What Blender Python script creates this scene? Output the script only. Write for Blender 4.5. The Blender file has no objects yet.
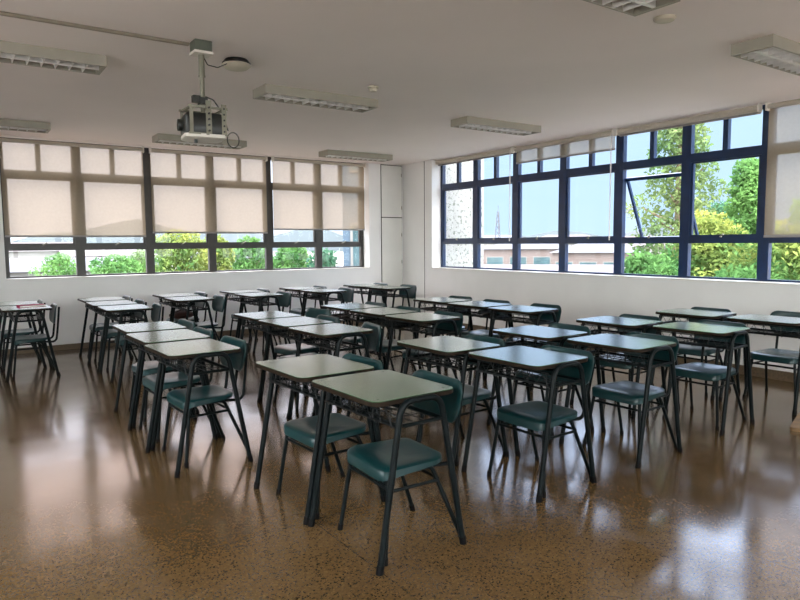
import bpy, math, random
from mathutils import Vector, Matrix
random.seed(7)
S = bpy.context.scene
COL = S.collection
PI = math.pi

# ------------------------------------------------------------------ materials
def mat(name, col, rough=0.6, metal=0.0, var=0.08, scale=6.0, bump=0.0, bscale=40.0, coat=0.0, spec=0.5, ior=None, col2=None, detail=4):
    m = bpy.data.materials.new(name); m.use_nodes = True
    nt = m.node_tree; N = nt.nodes; L = nt.links
    b = N['Principled BSDF']
    b.inputs['Metallic'].default_value = metal
    b.inputs['Specular IOR Level'].default_value = spec
    if ior: b.inputs['IOR'].default_value = ior
    b.inputs['Coat Weight'].default_value = coat
    tc = N.new('ShaderNodeTexCoord')
    nz = N.new('ShaderNodeTexNoise'); nz.inputs['Scale'].default_value = scale; nz.inputs['Detail'].default_value = detail
    L.new(tc.outputs['Object'], nz.inputs['Vector'])
    cr = N.new('ShaderNodeValToRGB')
    a = col; c2 = col2 if col2 else tuple(min(1, c*(1+var)) for c in col)
    c1 = col if col2 else tuple(c*(1-var) for c in col)
    cr.color_ramp.elements[0].position = 0.35; cr.color_ramp.elements[1].position = 0.65
    cr.color_ramp.elements[0].color = (*c1, 1); cr.color_ramp.elements[1].color = (*c2, 1)
    L.new(nz.outputs['Fac'], cr.inputs['Fac']); L.new(cr.outputs['Color'], b.inputs['Base Color'])
    mr = N.new('ShaderNodeMapRange'); mr.inputs['To Min'].default_value = max(0, rough*0.85); mr.inputs['To Max'].default_value = min(1, rough*1.15)
    L.new(nz.outputs['Fac'], mr.inputs['Value']); L.new(mr.outputs['Result'], b.inputs['Roughness'])
    if bump:
        n2 = N.new('ShaderNodeTexNoise'); n2.inputs['Scale'].default_value = bscale; L.new(tc.outputs['Object'], n2.inputs['Vector'])
        bp = N.new('ShaderNodeBump'); bp.inputs['Strength'].default_value = bump; bp.inputs['Distance'].default_value = 0.01
        L.new(n2.outputs['Fac'], bp.inputs['Height']); L.new(bp.outputs['Normal'], b.inputs['Normal'])
    return m

M = {}
M['wall'] = mat('wall_paint', (0.83, 0.82, 0.81), 0.42, var=0.03, scale=1.5, bump=0.05, bscale=25)
M['ceiling'] = mat('ceiling_paint', (0.90, 0.83, 0.80), 0.85, var=0.03, scale=0.6, bump=0.03, bscale=6)
M['base'] = mat('terrazzo_skirting', (0.12, 0.085, 0.052), 0.35, var=0.2, scale=60)
M['frame'] = mat('window_aluminium', (0.005, 0.022, 0.075), 0.30, 0.0, var=0.2, scale=8, spec=0.6)
M['frame_b'] = mat('window_bronze', (0.025, 0.021, 0.018), 0.4, 0.0, var=0.2, scale=8, spec=0.6)
M['post'] = mat('window_post', (0.10, 0.10, 0.095), 0.4, var=0.1)
M['steel'] = mat('painted_steel_tube', (0.0035, 0.0060, 0.0065), 0.38, 0.0, var=0.25, scale=30, spec=0.12)
M['wire'] = mat('basket_wire', (0.006, 0.008, 0.009), 0.4, 0.0, var=0.2, scale=30)
M['rubber'] = mat('rubber', (0.004, 0.004, 0.004), 0.7, var=0.2, scale=60, spec=0.1)
M['plastic'] = mat('teal_plastic', (0.0020, 0.027, 0.029), 0.34, var=0.10, scale=5, bump=0.015, bscale=300, spec=0.4, coat=0.35)
M['plastic'].node_tree.nodes['Principled BSDF'].inputs['Coat Roughness'].default_value = 0.22
M['edge'] = mat('brown_edge_band', (0.014, 0.008, 0.004), 0.6, var=0.35, scale=25, spec=0.15)
M['housing'] = mat('light_housing', (0.36, 0.34, 0.28), 0.5, var=0.05)
M['reflector'] = mat('louvre_metal', (0.80, 0.79, 0.77), 0.35, 0.1, var=0.08, scale=10)
M['dark_in'] = mat('fixture_inside', (0.012, 0.012, 0.014), 0.4, 0.0, var=0.2)
M['tube_glass'] = mat('lamp_tube', (0.30, 0.30, 0.30), 0.25, var=0.03)
M['black'] = mat('black_plastic', (0.014, 0.016, 0.015), 0.35, var=0.3, scale=20)
M['white'] = mat('white_plastic', (0.72, 0.68, 0.62), 0.4, var=0.05)
M['grey'] = mat('grey_metal', (0.23, 0.22, 0.17), 0.4, 0.4, var=0.1)
M['box'] = mat('green_grey_box', (0.10, 0.115, 0.09), 0.5, 0.2, var=0.15)
M['cream'] = mat('cream_plastic', (0.55, 0.50, 0.40), 0.45, var=0.08)
M['conduit'] = mat('conduit_paint', (0.28, 0.24, 0.19), 0.6, var=0.1)
M['cupboard'] = mat('cupboard_paint', (0.78, 0.77, 0.74), 0.25, var=0.04, scale=2)
M['dark_gap'] = mat('dark_joint', (0.05, 0.045, 0.04), 0.8)
M['book'] = mat('magenta_cover', (0.30, 0.004, 0.06), 0.6, var=0.1, spec=0.2)
M['paper'] = mat('paper', (0.75, 0.73, 0.68), 0.8, var=0.05, scale=200)
M['bag'] = mat('brown_bag', (0.050, 0.016, 0.010), 0.6, var=0.3, scale=10, bump=0.3, bscale=30)
M['board'] = mat('wood_board', (0.20, 0.12, 0.055), 0.5, var=0.25, scale=12)
M['roughcast'] = None

def m_floor():
    m = bpy.data.materials.new('terrazzo_floor'); m.use_nodes = True
    nt = m.node_tree; N = nt.nodes; L = nt.links; b = N['Principled BSDF']
    tc = N.new('ShaderNodeTexCoord')
    def noise(s, d=3):
        n = N.new('ShaderNodeTexNoise'); n.inputs['Scale'].default_value = s; n.inputs['Detail'].default_value = d
        L.new(tc.outputs['Object'], n.inputs['Vector']); return n
    n1 = noise(0.8, 5); cr = N.new('ShaderNodeValToRGB')
    cr.color_ramp.elements[0].position = 0.3; cr.color_ramp.elements[0].color = (0.092, 0.055, 0.022, 1)
    cr.color_ramp.elements[1].position = 0.7; cr.color_ramp.elements[1].color = (0.130, 0.080, 0.033, 1)
    L.new(n1.outputs['Fac'], cr.inputs['Fac'])
    vo = N.new('ShaderNodeTexVoronoi'); vo.inputs['Scale'].default_value = 150; L.new(tc.outputs['Object'], vo.inputs['Vector'])
    sp = N.new('ShaderNodeSeparateColor'); L.new(vo.outputs['Color'], sp.inputs['Color'])
    r2 = N.new('ShaderNodeValToRGB'); r2.color_ramp.interpolation = 'CONSTANT'
    e = r2.color_ramp.elements; e[0].position = 0; e[0].color = (0.30, 0.27, 0.25, 1); e[1].position = 0.13; e[1].color = (0.85, 0.84, 0.83, 1)
    for p, c in ((0.35, 1.0), (0.75, 1.14), (0.93, 1.45)):
        k = e.new(p); k.color = (c, c, c*0.98, 1)
    L.new(sp.outputs[0], r2.inputs['Fac'])
    mx = N.new('ShaderNodeMix'); mx.data_type = 'RGBA'; mx.blend_type = 'MULTIPLY'; mx.inputs['Factor'].default_value = 0.85
    L.new(cr.outputs['Color'], mx.inputs['A']); L.new(r2.outputs['Color'], mx.inputs['B'])
    # joints of the floor bays
    br = N.new('ShaderNodeTexBrick'); br.offset = 0; br.inputs['Scale'].default_value = 1
    br.inputs['Brick Width'].default_value = 1.5; br.inputs['Row Height'].default_value = 1.5; br.inputs['Mortar Size'].default_value = 0.004
    br.inputs['Color1'].default_value = (1, 1, 1, 1); br.inputs['Color2'].default_value = (0.93, 0.93, 0.93, 1); br.inputs['Mortar'].default_value = (0.72, 0.72, 0.72, 1)
    L.new(tc.outputs['Object'], br.inputs['Vector'])
    m2 = N.new('ShaderNodeMix'); m2.data_type = 'RGBA'; m2.blend_type = 'MULTIPLY'; m2.inputs['Factor'].default_value = 0.8
    L.new(mx.outputs['Result'], m2.inputs['A']); L.new(br.outputs['Color'], m2.inputs['B'])
    L.new(m2.outputs['Result'], b.inputs['Base Color'])
    n3 = noise(2.2, 6); mr = N.new('ShaderNodeMapRange'); mr.inputs['From Min'].default_value = 0.3; mr.inputs['From Max'].default_value = 0.7
    mr.inputs['To Min'].default_value = 0.11; mr.inputs['To Max'].default_value = 0.23
    L.new(n3.outputs['Fac'], mr.inputs['Value']); L.new(mr.outputs['Result'], b.inputs['Roughness'])
    b.inputs['IOR'].default_value = 1.5; b.inputs['Coat Weight'].default_value = 0.30; b.inputs['Coat Roughness'].default_value = 0.12
    n4 = noise(3.0, 2); bp = N.new('ShaderNodeBump'); bp.inputs['Strength'].default_value = 0.07; bp.inputs['Distance'].default_value = 0.02
    L.new(n4.outputs['Fac'], bp.inputs['Height']); L.new(bp.outputs['Normal'], b.inputs['Normal'])
    return m
M['floor'] = m_floor()

def m_laminate():
    m = mat('green_grey_laminate', (0.046, 0.130, 0.060), 0.22, var=0.05, scale=3, spec=0.5, ior=1.6, coat=1.0)
    m.node_tree.nodes['Principled BSDF'].inputs['Coat Roughness'].default_value = 0.2
    nt = m.node_tree; N = nt.nodes; L = nt.links; b = N['Principled BSDF']
    tc = N.new('ShaderNodeTexCoord'); n = N.new('ShaderNodeTexNoise'); n.inputs['Scale'].default_value = 140; n.inputs['Detail'].default_value = 2
    L.new(tc.outputs['Object'], n.inputs['Vector'])
    src = b.inputs['Base Color'].links[0].from_socket
    cr = N.new('ShaderNodeValToRGB'); cr.color_ramp.elements[0].position = 0.3; cr.color_ramp.elements[0].color = (0.8, 0.8, 0.8, 1)
    cr.color_ramp.elements[1].position = 0.6; cr.color_ramp.elements[1].color = (1.08, 1.08, 1.08, 1)
    L.new(n.outputs['Fac'], cr.inputs['Fac'])
    mx = N.new('ShaderNodeMix'); mx.data_type = 'RGBA'; mx.blend_type = 'MULTIPLY'; mx.inputs['Factor'].default_value = 0.25
    L.new(src, mx.inputs['A']); L.new(cr.outputs['Color'], mx.inputs['B']); L.new(mx.outputs['Result'], b.inputs['Base Color'])
    return m
M['laminate'] = m_laminate()

def m_blind():
    m = bpy.data.materials.new('blind_mesh_fabric'); m.use_nodes = True
    nt = m.node_tree; N = nt.nodes; L = nt.links; N.clear()
    out = N.new('ShaderNodeOutputMaterial')
    tr = N.new('ShaderNodeBsdfTransparent'); tr.inputs['Color'].default_value = (0.95, 0.77, 0.66, 1)
    tl = N.new('ShaderNodeBsdfTranslucent'); df = N.new('ShaderNodeBsdfDiffuse')
    tc = N.new('ShaderNodeTexCoord'); nz = N.new('ShaderNodeTexNoise'); nz.inputs['Scale'].default_value = 30
    L.new(tc.outputs['Object'], nz.inputs['Vector'])
    cr = N.new('ShaderNodeValToRGB'); cr.color_ramp.elements[0].color = (0.36, 0.29, 0.20, 1); cr.color_ramp.elements[1].color = (0.41, 0.335, 0.235, 1)
    L.new(nz.outputs['Fac'], cr.inputs['Fac']); L.new(cr.outputs['Color'], tl.inputs['Color']); L.new(cr.outputs['Color'], df.inputs['Color'])
    a = N.new('ShaderNodeMixShader'); a.inputs['Fac'].default_value = 0.5; L.new(df.outputs[0], a.inputs[1]); L.new(tl.outputs[0], a.inputs[2])
    c = N.new('ShaderNodeMixShader'); c.inputs['Fac'].default_value = 0.40; L.new(a.outputs[0], c.inputs[1]); L.new(tr.outputs[0], c.inputs[2])
    L.new(c.outputs[0], out.inputs['Surface'])
    return m
M['blind'] = m_blind()

def m_glass():
    m = bpy.data.materials.new('window_glass'); m.use_nodes = True
    nt = m.node_tree; N = nt.nodes; L = nt.links; N.clear()
    out = N.new('ShaderNodeOutputMaterial'); tr = N.new('ShaderNodeBsdfTransparent'); tr.inputs['Color'].default_value = (0.93, 0.97, 0.97, 1)
    gl = N.new('ShaderNodeBsdfGlossy'); gl.inputs['Roughness'].default_value = 0.02
    lw = N.new('ShaderNodeLayerWeight'); lw.inputs['Blend'].default_value = 0.5
    pw = N.new('ShaderNodeMath'); pw.operation = 'POWER'; L.new(lw.outputs['Facing'], pw.inputs[0]); pw.inputs[1].default_value = 5.0
    ml = N.new('ShaderNodeMath'); ml.operation = 'MULTIPLY_ADD'; L.new(pw.outputs[0], ml.inputs[0]); ml.inputs[1].default_value = 0.6; ml.inputs[2].default_value = 0.02
    mx = N.new('ShaderNodeMixShader'); L.new(ml.outputs[0], mx.inputs['Fac']); L.new(tr.outputs[0], mx.inputs[1]); L.new(gl.outputs[0], mx.inputs[2])
    L.new(mx.outputs[0], out.inputs['Surface']); return m
M['glass'] = m_glass()

def m_leaf(name, a, b2, sc=0.6):
    m = bpy.data.materials.new(name); m.use_nodes = True
    nt = m.node_tree; N = nt.nodes; L = nt.links; N.clear(); out = N.new('ShaderNodeOutputMaterial')
    tc = N.new('ShaderNodeTexCoord'); nz = N.new('ShaderNodeTexNoise'); nz.inputs['Scale'].default_value = sc; nz.inputs['Detail'].default_value = 5
    L.new(tc.outputs['Object'], nz.inputs['Vector']); cr = N.new('ShaderNodeValToRGB')
    cr.color_ramp.elements[0].position = 0.38; cr.color_ramp.elements[1].position = 0.62
    cr.color_ramp.elements[0].color = (*a, 1); cr.color_ramp.elements[1].color = (*b2, 1)
    L.new(nz.outputs['Fac'], cr.inputs['Fac'])
    d = N.new('ShaderNodeBsdfDiffuse'); t = N.new('ShaderNodeBsdfTranslucent'); L.new(cr.outputs[0], d.inputs[0]); L.new(cr.outputs[0], t.inputs[0])
    mx = N.new('ShaderNodeMixShader'); mx.inputs[0].default_value = 0.4; L.new(d.outputs[0], mx.inputs[1]); L.new(t.outputs[0], mx.inputs[2])
    L.new(mx.outputs[0], out.inputs['Surface']); return m
M['leaf_green'] = m_leaf('leaves_green', (0.045, 0.12, 0.040), (0.15, 0.29, 0.085))
M['leaf_yellow'] = m_leaf('leaves_yellow', (0.055, 0.14, 0.045), (0.27, 0.29, 0.070))
M['leaf_dark'] = m_leaf('leaves_olive', (0.065, 0.13, 0.05), (0.19, 0.25, 0.10))
M['leaf_teal'] = m_leaf('leaves_bluegreen', (0.03, 0.09, 0.06), (0.09, 0.20, 0.11))
M['bark'] = mat('bark', (0.16, 0.12, 0.08), 0.9, var=0.3, scale=4, bump=0.4)
M['ext_white'] = mat('white_render', (0.13, 0.128, 0.124), 0.8, var=0.05, scale=0.6)
M['ext_blue'] = mat('pale_blue_render', (0.035, 0.060, 0.090), 0.8, var=0.08, scale=0.6)
M['ext_pink'] = mat('pink_render', (0.085, 0.066, 0.062), 0.8, var=0.06, scale=0.5)
M['ext_roof'] = mat('pale_roof_sheet', (0.065, 0.053, 0.055), 0.8, var=0.15, scale=1.0)
M['ext_roof2'] = mat('grey_roof_sheet', (0.058, 0.060, 0.072), 0.8, var=0.12, scale=1.0)
M['ext_red'] = mat('red_roof', (0.20, 0.025, 0.028), 0.7, var=0.1)
M['ext_window'] = mat('house_window', (0.03, 0.06, 0.07), 0.2, var=0.2, scale=0.8)
M['ext_ground'] = mat('pale_dusty_ground', (0.20, 0.18, 0.155), 0.95, var=0.2, scale=0.08)
M['hills'] = mat('hazy_hills', (0.070, 0.088, 0.100), 1.0, var=0.15, scale=0.01)
def m_roughcast():
    m = mat('speckled_roughcast', (0.80, 0.80, 0.76), 0.9, var=0.04, scale=5)
    nt = m.node_tree; N = nt.nodes; L = nt.links; b = N['Principled BSDF']
    tc = N.new('ShaderNodeTexCoord'); n = N.new('ShaderNodeTexNoise'); n.inputs['Scale'].default_value = 18; n.inputs['Detail'].default_value = 4
    L.new(tc.outputs['Object'], n.inputs['Vector'])
    cr = N.new('ShaderNodeValToRGB'); cr.color_ramp.elements[0].position = 0.36; cr.color_ramp.elements[0].color = (0.10, 0.115, 0.09, 1)
    cr.color_ramp.elements[1].position = 0.46; cr.color_ramp.elements[1].color = (0.26, 0.26, 0.25, 1)
    L.new(n.outputs['Fac'], cr.inputs['Fac']); L.new(cr.outputs[0], b.inputs['Base Color']); return m
M['roughcast'] = m_roughcast()

# ------------------------------------------------------------------ mesh builder
class MB:
    def __init__(s): s.v = []; s.f = []
    def box(s, x0, x1, y0, y1, z0, z1):
        b = len(s.v)
        s.v += [(x, y, z) for z in (z0, z1) for y in (y0, y1) for x in (x0, x1)]
        s.f += [tuple(b+i for i in q) for q in ((0,2,3,1),(4,5,7,6),(0,1,5,4),(2,6,7,3),(0,4,6,2),(1,3,7,5))]
        return s
    def quad(s, *p):
        b = len(s.v); s.v += [tuple(q) for q in p]; s.f.append(tuple(range(b, b+len(p)))); return s
    def tube(s, pts, r, n=10, closed=False, caps=True):
        P = [Vector(p) for p in pts]; k = len(P); b = len(s.v)
        rr = r if isinstance(r, (list, tuple)) else [r]*k
        T = []
        for i in range(k):
            a = P[(i-1) % k] if (i > 0 or closed) else P[i]; c = P[(i+1) % k] if (i < k-1 or closed) else P[i]
            T.append((c-a).normalized())
        up = Vector((0, 0, 1)) if abs(T[0].z) < 0.9 else Vector((0, 1, 0))
        nv = (up - T[0]*up.dot(T[0])).normalized()
        for i in range(k):
            nv = nv - T[i]*nv.dot(T[i])
            nv = nv.normalized() if nv.length > 1e-6 else T[i].orthogonal().normalized()
            bn = T[i].cross(nv)
            for j in range(n):
                a = 2*PI*j/n; q = P[i] + (nv*math.cos(a) + bn*math.sin(a))*rr[i]; s.v.append(tuple(q))
        for i in range(k if closed else k-1):
            i2 = (i+1) % k
            for j in range(n):
                j2 = (j+1) % n; s.f.append((b+i*n+j, b+i*n+j2, b+i2*n+j2, b+i2*n+j))
        if caps and not closed:
            s.f.append(tuple(b+j for j in range(n-1, -1, -1))); s.f.append(tuple(b+(k-1)*n+j for j in range(n)))
        return s
    def rings(s, rings, cap0=True, cap1=True):
        b = len(s.v); n = len(rings[0])
        for r in rings: s.v += [tuple(p) for p in r]
        for i in range(len(rings)-1):
            for j in range(n):
                j2 = (j+1) % n; s.f.append((b+i*n+j, b+i*n+j2, b+(i+1)*n+j2, b+(i+1)*n+j))
        if cap0: s.f.append(tuple(b+j for j in range(n-1, -1, -1)))
        if cap1: s.f.append(tuple(b+(len(rings)-1)*n+j for j in range(n)))
        return s
    def lathe(s, prof, cx=0, cy=0, n=32):
        return s.rings([[(cx+r*math.cos(2*PI*j/n), cy+r*math.sin(2*PI*j/n), z) for j in range(n)] for r, z in prof])
    def build(s, name, m, parent=None, smooth=True, angle=35, bevel=0.0):
        me = bpy.data.meshes.new(name); me.from_pydata(s.v, [], s.f); me.materials.append(m)
        me.update()
        if smooth:
            me.shade_smooth(); me.set_sharp_from_angle(angle=math.radians(angle))
        o = bpy.data.objects.new(name, me); COL.objects.link(o)
        if parent: o.parent = parent
        if bevel:
            bm = o.modifiers.new('bevel', 'BEVEL'); bm.width = bevel; bm.segments = 2; bm.limit_method = 'ANGLE'
        return o

def fillet(pts, rad, n=6):
    P = [Vector(p) for p in pts]; out = [P[0]]
    for i in range(1, len(P)-1):
        a, b, c = P[i-1], P[i], P[i+1]; d1 = (a-b).normalized(); d2 = (c-b).normalized()
        ang = d1.angle(d2); t = rad/math.tan(ang/2); t = min(t, (a-b).length*0.49 if i > 1 else (a-b).length*0.95, (c-b).length*0.49 if i < len(P)-2 else (c-b).length*0.95)
        p0 = b+d1*t; p1 = b+d2*t
        for k in range(n+1):
            u = k/n; out.append(p0*(1-u)**2 + b*2*u*(1-u) + p1*u*u)
    out.append(P[-1]); return out

def rrect(w, h, r, n=6):
    out = []
    for cx, cy, a0 in ((w/2-r, h/2-r, 0), (-w/2+r, h/2-r, 90), (-w/2+r, -h/2+r, 180), (w/2-r, -h/2+r, 270)):
        for k in range(n+1):
            a = math.radians(a0+90*k/n); out.append((cx+r*math.cos(a), cy+r*math.sin(a)))
    return out

def empty(name, loc, rz=0.0):
    o = bpy.data.objects.new(name, None); COL.objects.link(o); o.location = loc; o.rotation_euler = (0, 0, rz); o.empty_display_size = 0.1; return o
def tag(o, label=None, cat=None, group=None, kind=None):
    if label: o['label'] = label
    if cat: o['category'] = cat
    if group: o['group'] = group
    if kind: o['kind'] = kind
    return o
def structure(o): o['kind'] = 'structure'; return o
CH = {}
def children(o): return [c for c in COL.objects if c.parent == o]
def copy_tree(o, parent=None):
    c = o.copy(); COL.objects.link(c)
    if parent: c.parent = parent
    for ch in CH[o.name]: copy_tree(ch, c)
    return c
def remember(o):
    CH[o.name] = children(o)
    for c in CH[o.name]: remember(c)

# ------------------------------------------------------------------ room shell
XR, YB, HC, HS = 7.052, 10.082, 2.897, 0.998
XL, YF = -2.3, -2.6          # unseen side and rear of the room
TW = 0.32                    # wall thickness
GX, GY = XR+0.235, YB+0.235  # glazing planes
structure(MB().box(XL-0.2, XR+TW, YF-0.2, YB+TW, -0.2, 0).build('floor', M['floor'], smooth=False))
structure(MB().box(XL-0.2, XR+TW, YF-0.2, YB+TW, HC, HC+0.3).build('ceiling', M['ceiling'], smooth=False))
FILL_LY = [-2.3, -1.2, -0.1, 1.0, 2.1, 3.2, 4.3, 5.4, 6.5]           # unseen window bays added in the left wall to brighten the room
FILL_FX = [-1.9, -0.7, 0.5, 1.7, 2.9, 4.1, 5.3, 6.5]  # unseen bays added in the front wall, also for fill light
structure(MB().box(XL-0.2, XL, YF-0.2, YB, 0, HS).box(XL-0.2, XL, YF-0.2, FILL_LY[0], HS, HC).box(XL-0.2, XL, FILL_LY[-1], YB, HS, HC).build('wall_left', M['wall'], smooth=False))
structure(MB().box(XL, XR, YF-0.2, YF, 0, HS).box(XL, FILL_FX[0], YF-0.2, YF, HS, HC).box(FILL_FX[-1], XR, YF-0.2, YF, HS, HC).build('wall_front', M['wall'], smooth=False))
BX = [0.612, 1.555, 2.515, 3.475, 4.445, 5.385, 6.305]
wb = MB().box(XL-0.2, XR+TW, YB, YB+TW, 0, HS).box(XL-0.2, BX[0], YB, YB+TW, HS, HC).box(BX[-1], XR+TW, YB, YB+TW, HS, HC)
structure(wb.build('wall_back', M['wall'], smooth=False))
RY = [9.19, 8.262, 7.33, 6.385, 5.435, 4.50, 3.57, 2.635, 1.70, 0.77, -0.16]
wr = MB().box(XR, XR+TW, YF-0.2, YB, 0, HS).box(XR, XR+TW, RY[0], YB, HS, HC).box(XR, XR+TW, YF-0.2, RY[-1], HS, HC)
structure(wr.build('wall_right', M['wall'], smooth=False))
structure(MB().box(XR-0.014, XR, YF, YB-0.014, 0, 0.1).build('baseboard_right', M['base'], smooth=False))
structure(MB().box(XL, XR-0.014, YB-0.014, YB, 0, 0.075).build('baseboard_back', M['base'], smooth=False))
# seams of the boxed corner
structure(MB().box(XR-0.004, XR, 9.40, 9.412, 0.1, HC).build('trim_1', M['dark_gap'], smooth=False))
structure(MB().box(XL, XR, YB-0.012, YB, HC-0.012, HC).build('trim_2', M['ceiling'], smooth=False))
# sill boards catch the daylight
structure(MB().box(BX[0], BX[-1], YB-0.012, YB+0.2, HS, HS+0.012).build('trim_3', M['white'], smooth=False))
structure(MB().box(XR-0.012, XR+0.2, RY[-1], RY[0], HS, HS+0.012).build('trim_4', M['white'], smooth=False))

# ------------------------------------------------------------------ windows
def window(idx, a0, a1, axis, fm, open_=False, z_lo=(1.425, 1.505), z_up=(2.375, 2.475), g=None, sg=1):
    """a0<a1 run along the wall; axis 'x' = back wall, 'y' = right wall (both face outward)."""
    if g is None: g = GY if axis == 'x' else GX
    def bx(mb, u0, u1, d0, d1, z0, z1):
        if axis == 'x': mb.box(u0, u1, g+d0, g+d1, z0, z1)
        else: mb.box(g+d0, g+d1, u0, u1, z0, z1)
    z0, z1 = HS+(0.012 if sg > 0 else 0), HC
    root = empty('window_%d' % idx, ((a0+a1)/2, g, z0) if axis == 'x' else (g, (a0+a1)/2, z0)); structure(root)
    inv = Matrix.Translation(-root.location)
    f = MB(); w = 0.058
    bx(f, a0, a0+w, -0.035, 0.035, z0, z1); bx(f, a1-w, a1, -0.035, 0.035, z0, z1)
    bx(f, a0+w, a1-w, -0.03, 0.03, z0, z0+0.022); bx(f, a0+w, a1-w, -0.03, 0.03, z1-0.045, z1)
    bx(f, a0+w, a1-w, -0.032, 0.032, *z_lo); bx(f, a0+w, a1-w, -0.032, 0.032, *z_up)
    mid = (a0+a1)/2
    bx(f, mid-0.03, mid+0.03, -0.03, 0.03, z_up[1], z1-0.045)
    def add(mb, name, m, parent=root, **k):
        o = mb.build(name, m, parent, smooth=False, **k); o.data.transform(inv); return o
    add(f, 'window_frame', fm)
    for (u0, u1, q0, q1) in ((a0+w, a1-w, z0+0.022, z_lo[0]), (a0+w, mid-0.03, z_up[1], z1-0.045), (mid+0.03, a1-w, z_up[1], z1-0.045)):
        p = MB(); bx(p, u0, u1, -0.003, 0.003, q0, q1); add(p, 'pane', M['glass'])
    # the awning sash between the two rails
    s = MB(); sw = 0.03; u0, u1, q0, q1 = a0+w, a1-w, z_lo[1], z_up[0]
    if not open_:
        bx(s, u0, u0+sw, -0.02, 0.02, q0, q1); bx(s, u1-sw, u1, -0.02, 0.02, q0, q1)
        bx(s, u0+sw, u1-sw, -0.02, 0.02, q0, q0+sw*0.6); bx(s, u0+sw, u1-sw, -0.02, 0.02, q1-sw*0.6, q1)
        so = add(s, 'sash', fm)
        p = MB(); bx(p, u0+sw, u1-sw, -0.003, 0.003, q0+sw*0.6, q1-sw*0.6); add(p, 'pane', M['glass'], so)
    else:
        drop, out = 0.10, 0.36; L = math.sqrt(0.87**2-out**2); zt = q1-drop; zb = zt-L
        def P(u, t, d):  # t 0 top..1 bottom, d thickness
            nx, nz = L/0.87, out/0.87
            return (g+0.03+out*t+d*nx, u, zt-L*t+d*nz)
        def bar(u0, u1, t0, t1, mb, d0=-0.016, d1=0.016):
            b = len(mb.v); mb.v += [P(u, t, d) for d in (d0, d1) for t in (t0, t1) for u in (u0, u1)]
            mb.f += [tuple(b+i for i in q) for q in ((0,2,3,1),(4,5,7,6),(0,1,5,4),(2,6,7,3),(0,4,6,2),(1,3,7,5))]
        bar(u0, u0+sw, 0, 1, s); bar(u1-sw, u1, 0, 1, s); bar(u0+sw, u1-sw, 0, 0.05, s); bar(u0+sw, u1-sw, 0.965, 1, s)
        so = add(s, 'sash', fm)
        p = MB(); bar(u0+sw, u1-sw, 0.05, 0.965, p, -0.003, 0.003); add(p, 'pane', M['glass'], so)
        for uu in (u0+0.008, u1-0.008):
            st = MB(); st.tube([(g+0.02, uu, q1-0.55), (g+0.03+out*0.45, uu, zt-L*0.45)], 0.007, 6); add(st, 'stay_arm', M['grey'])
    h = MB(); zc = z_lo[1]
    if axis == 'x':
        h.tube([(mid, g-sg*0.035, zc-0.01), (mid, g-sg*0.07, zc-0.005), (mid+0.05, g-sg*0.085, zc+0.03)], 0.008, 8)
    else:
        h.tube([(g-sg*0.035, mid, zc-0.01), (g-sg*0.07, mid, zc-0.005), (g-sg*0.085, mid-0.05, zc+0.02)], 0.008, 8)
    add(h, 'window_handle', M['grey'])
    return root
n = 1
for i in range(6):
    window(n, BX[i], BX[i+1], 'x', M['frame_b'], z_lo=(1.385, 1.465)); n += 1
for i in range(10):
    window(n, RY[i+1], RY[i], 'y', M['frame'], open_=(i == 4)); n += 1
for i in range(8):  # added left-wall windows, out of view, letting fill light in
    window(n, FILL_LY[i], FILL_LY[i+1], 'y', M['frame'], g=XL-0.1, sg=-1); n += 1
for i in range(7):  # added windows behind the camera, same purpose
    window(n, FILL_FX[i], FILL_FX[i+1], 'x', M['frame'], g=YF-0.1, sg=-1); n += 1

# ------------------------------------------------------------------ roller blinds
def blind(axis, a0, a1, zb, label, group, chain_at=None, pos=None):
    root = empty('roller_blind', ((a0+a1)/2, pos, HC) if axis == 'x' else (pos, (a0+a1)/2, HC), 0 if axis == 'x' else PI/2)
    tag(root, label, 'blind', group)
    h = (a1-a0)/2; zr = -0.047
    # local x runs along the blind, local -y points into the room for the back wall
    s = 1 if axis == 'x' else -1     # sign of "outward" in local y
    r = 0.036
    MB().tube([(-h, 0, zr), (h, 0, zr)], r if zb > HC-0.3 else 0.026, 16).build('fabric_roll', M['cream_blind'], root)
    zl = zb-HC
    fb = MB(); k = 14
    y0 = s*r*0.7
    for j in range(k+1):
        pass
    nx = 24
    vs = []
    for iz in range(9):
        t = iz/8
        for ix in range(nx+1):
            x = -h+2*h*ix/nx
            vs.append((x, y0+0.003*math.sin(x*5.0+1.3*h)*t, zr+(zl-zr)*t))
    fb.v = vs
    fb.f = [(iz*(nx+1)+ix, iz*(nx+1)+ix+1, (iz+1)*(nx+1)+ix+1, (iz+1)*(nx+1)+ix) for iz in range(8) for ix in range(nx)]
    if abs(zl) > 0.12: fb.build('blind_fabric', M['blind'], root)
    MB().box(-h, h, y0-0.007, y0+0.007, zl-0.022, zl+0.004).build('bottom_bar', M['bar'], root, smooth=False)
    for e in (-1, 1):
        MB().box(e*h-0.008, e*h+0.008, -0.04, 0.04, zr-0.042, 0).build('bracket', M['white'], root, smooth=False)
    if chain_at:
        zc, e = chain_at
        x = e*(h-0.012)
        MB().tube(fillet([(x, -s*0.03, zr), (x, -s*0.03, zc-HC), (x, -s*0.045, zc-HC), (x, -s*0.045, zr)], 0.006, 3), 0.0035, 6).build('pull_chain', M['white'], root)
    return root
M['cream_blind'] = mat('rolled_blind_fabric', (0.50, 0.45, 0.38), 0.8, var=0.05, scale=40)
M['bar'] = mat('blind_bottom_bar', (0.30, 0.28, 0.27), 0.5, var=0.05)
yb = YB+0.10; xb = XR+0.10
gb = 'roller blinds on the back wall'
blind('x', 0.632, 2.445, 1.590, 'beige roller blind at the left end of the back wall, reaching lowest of its three', gb, None, yb)
blind('x', 2.545, 4.385, 1.645, 'beige roller blind in the middle of the back wall, tree shapes showing through', gb, None, yb)
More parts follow.
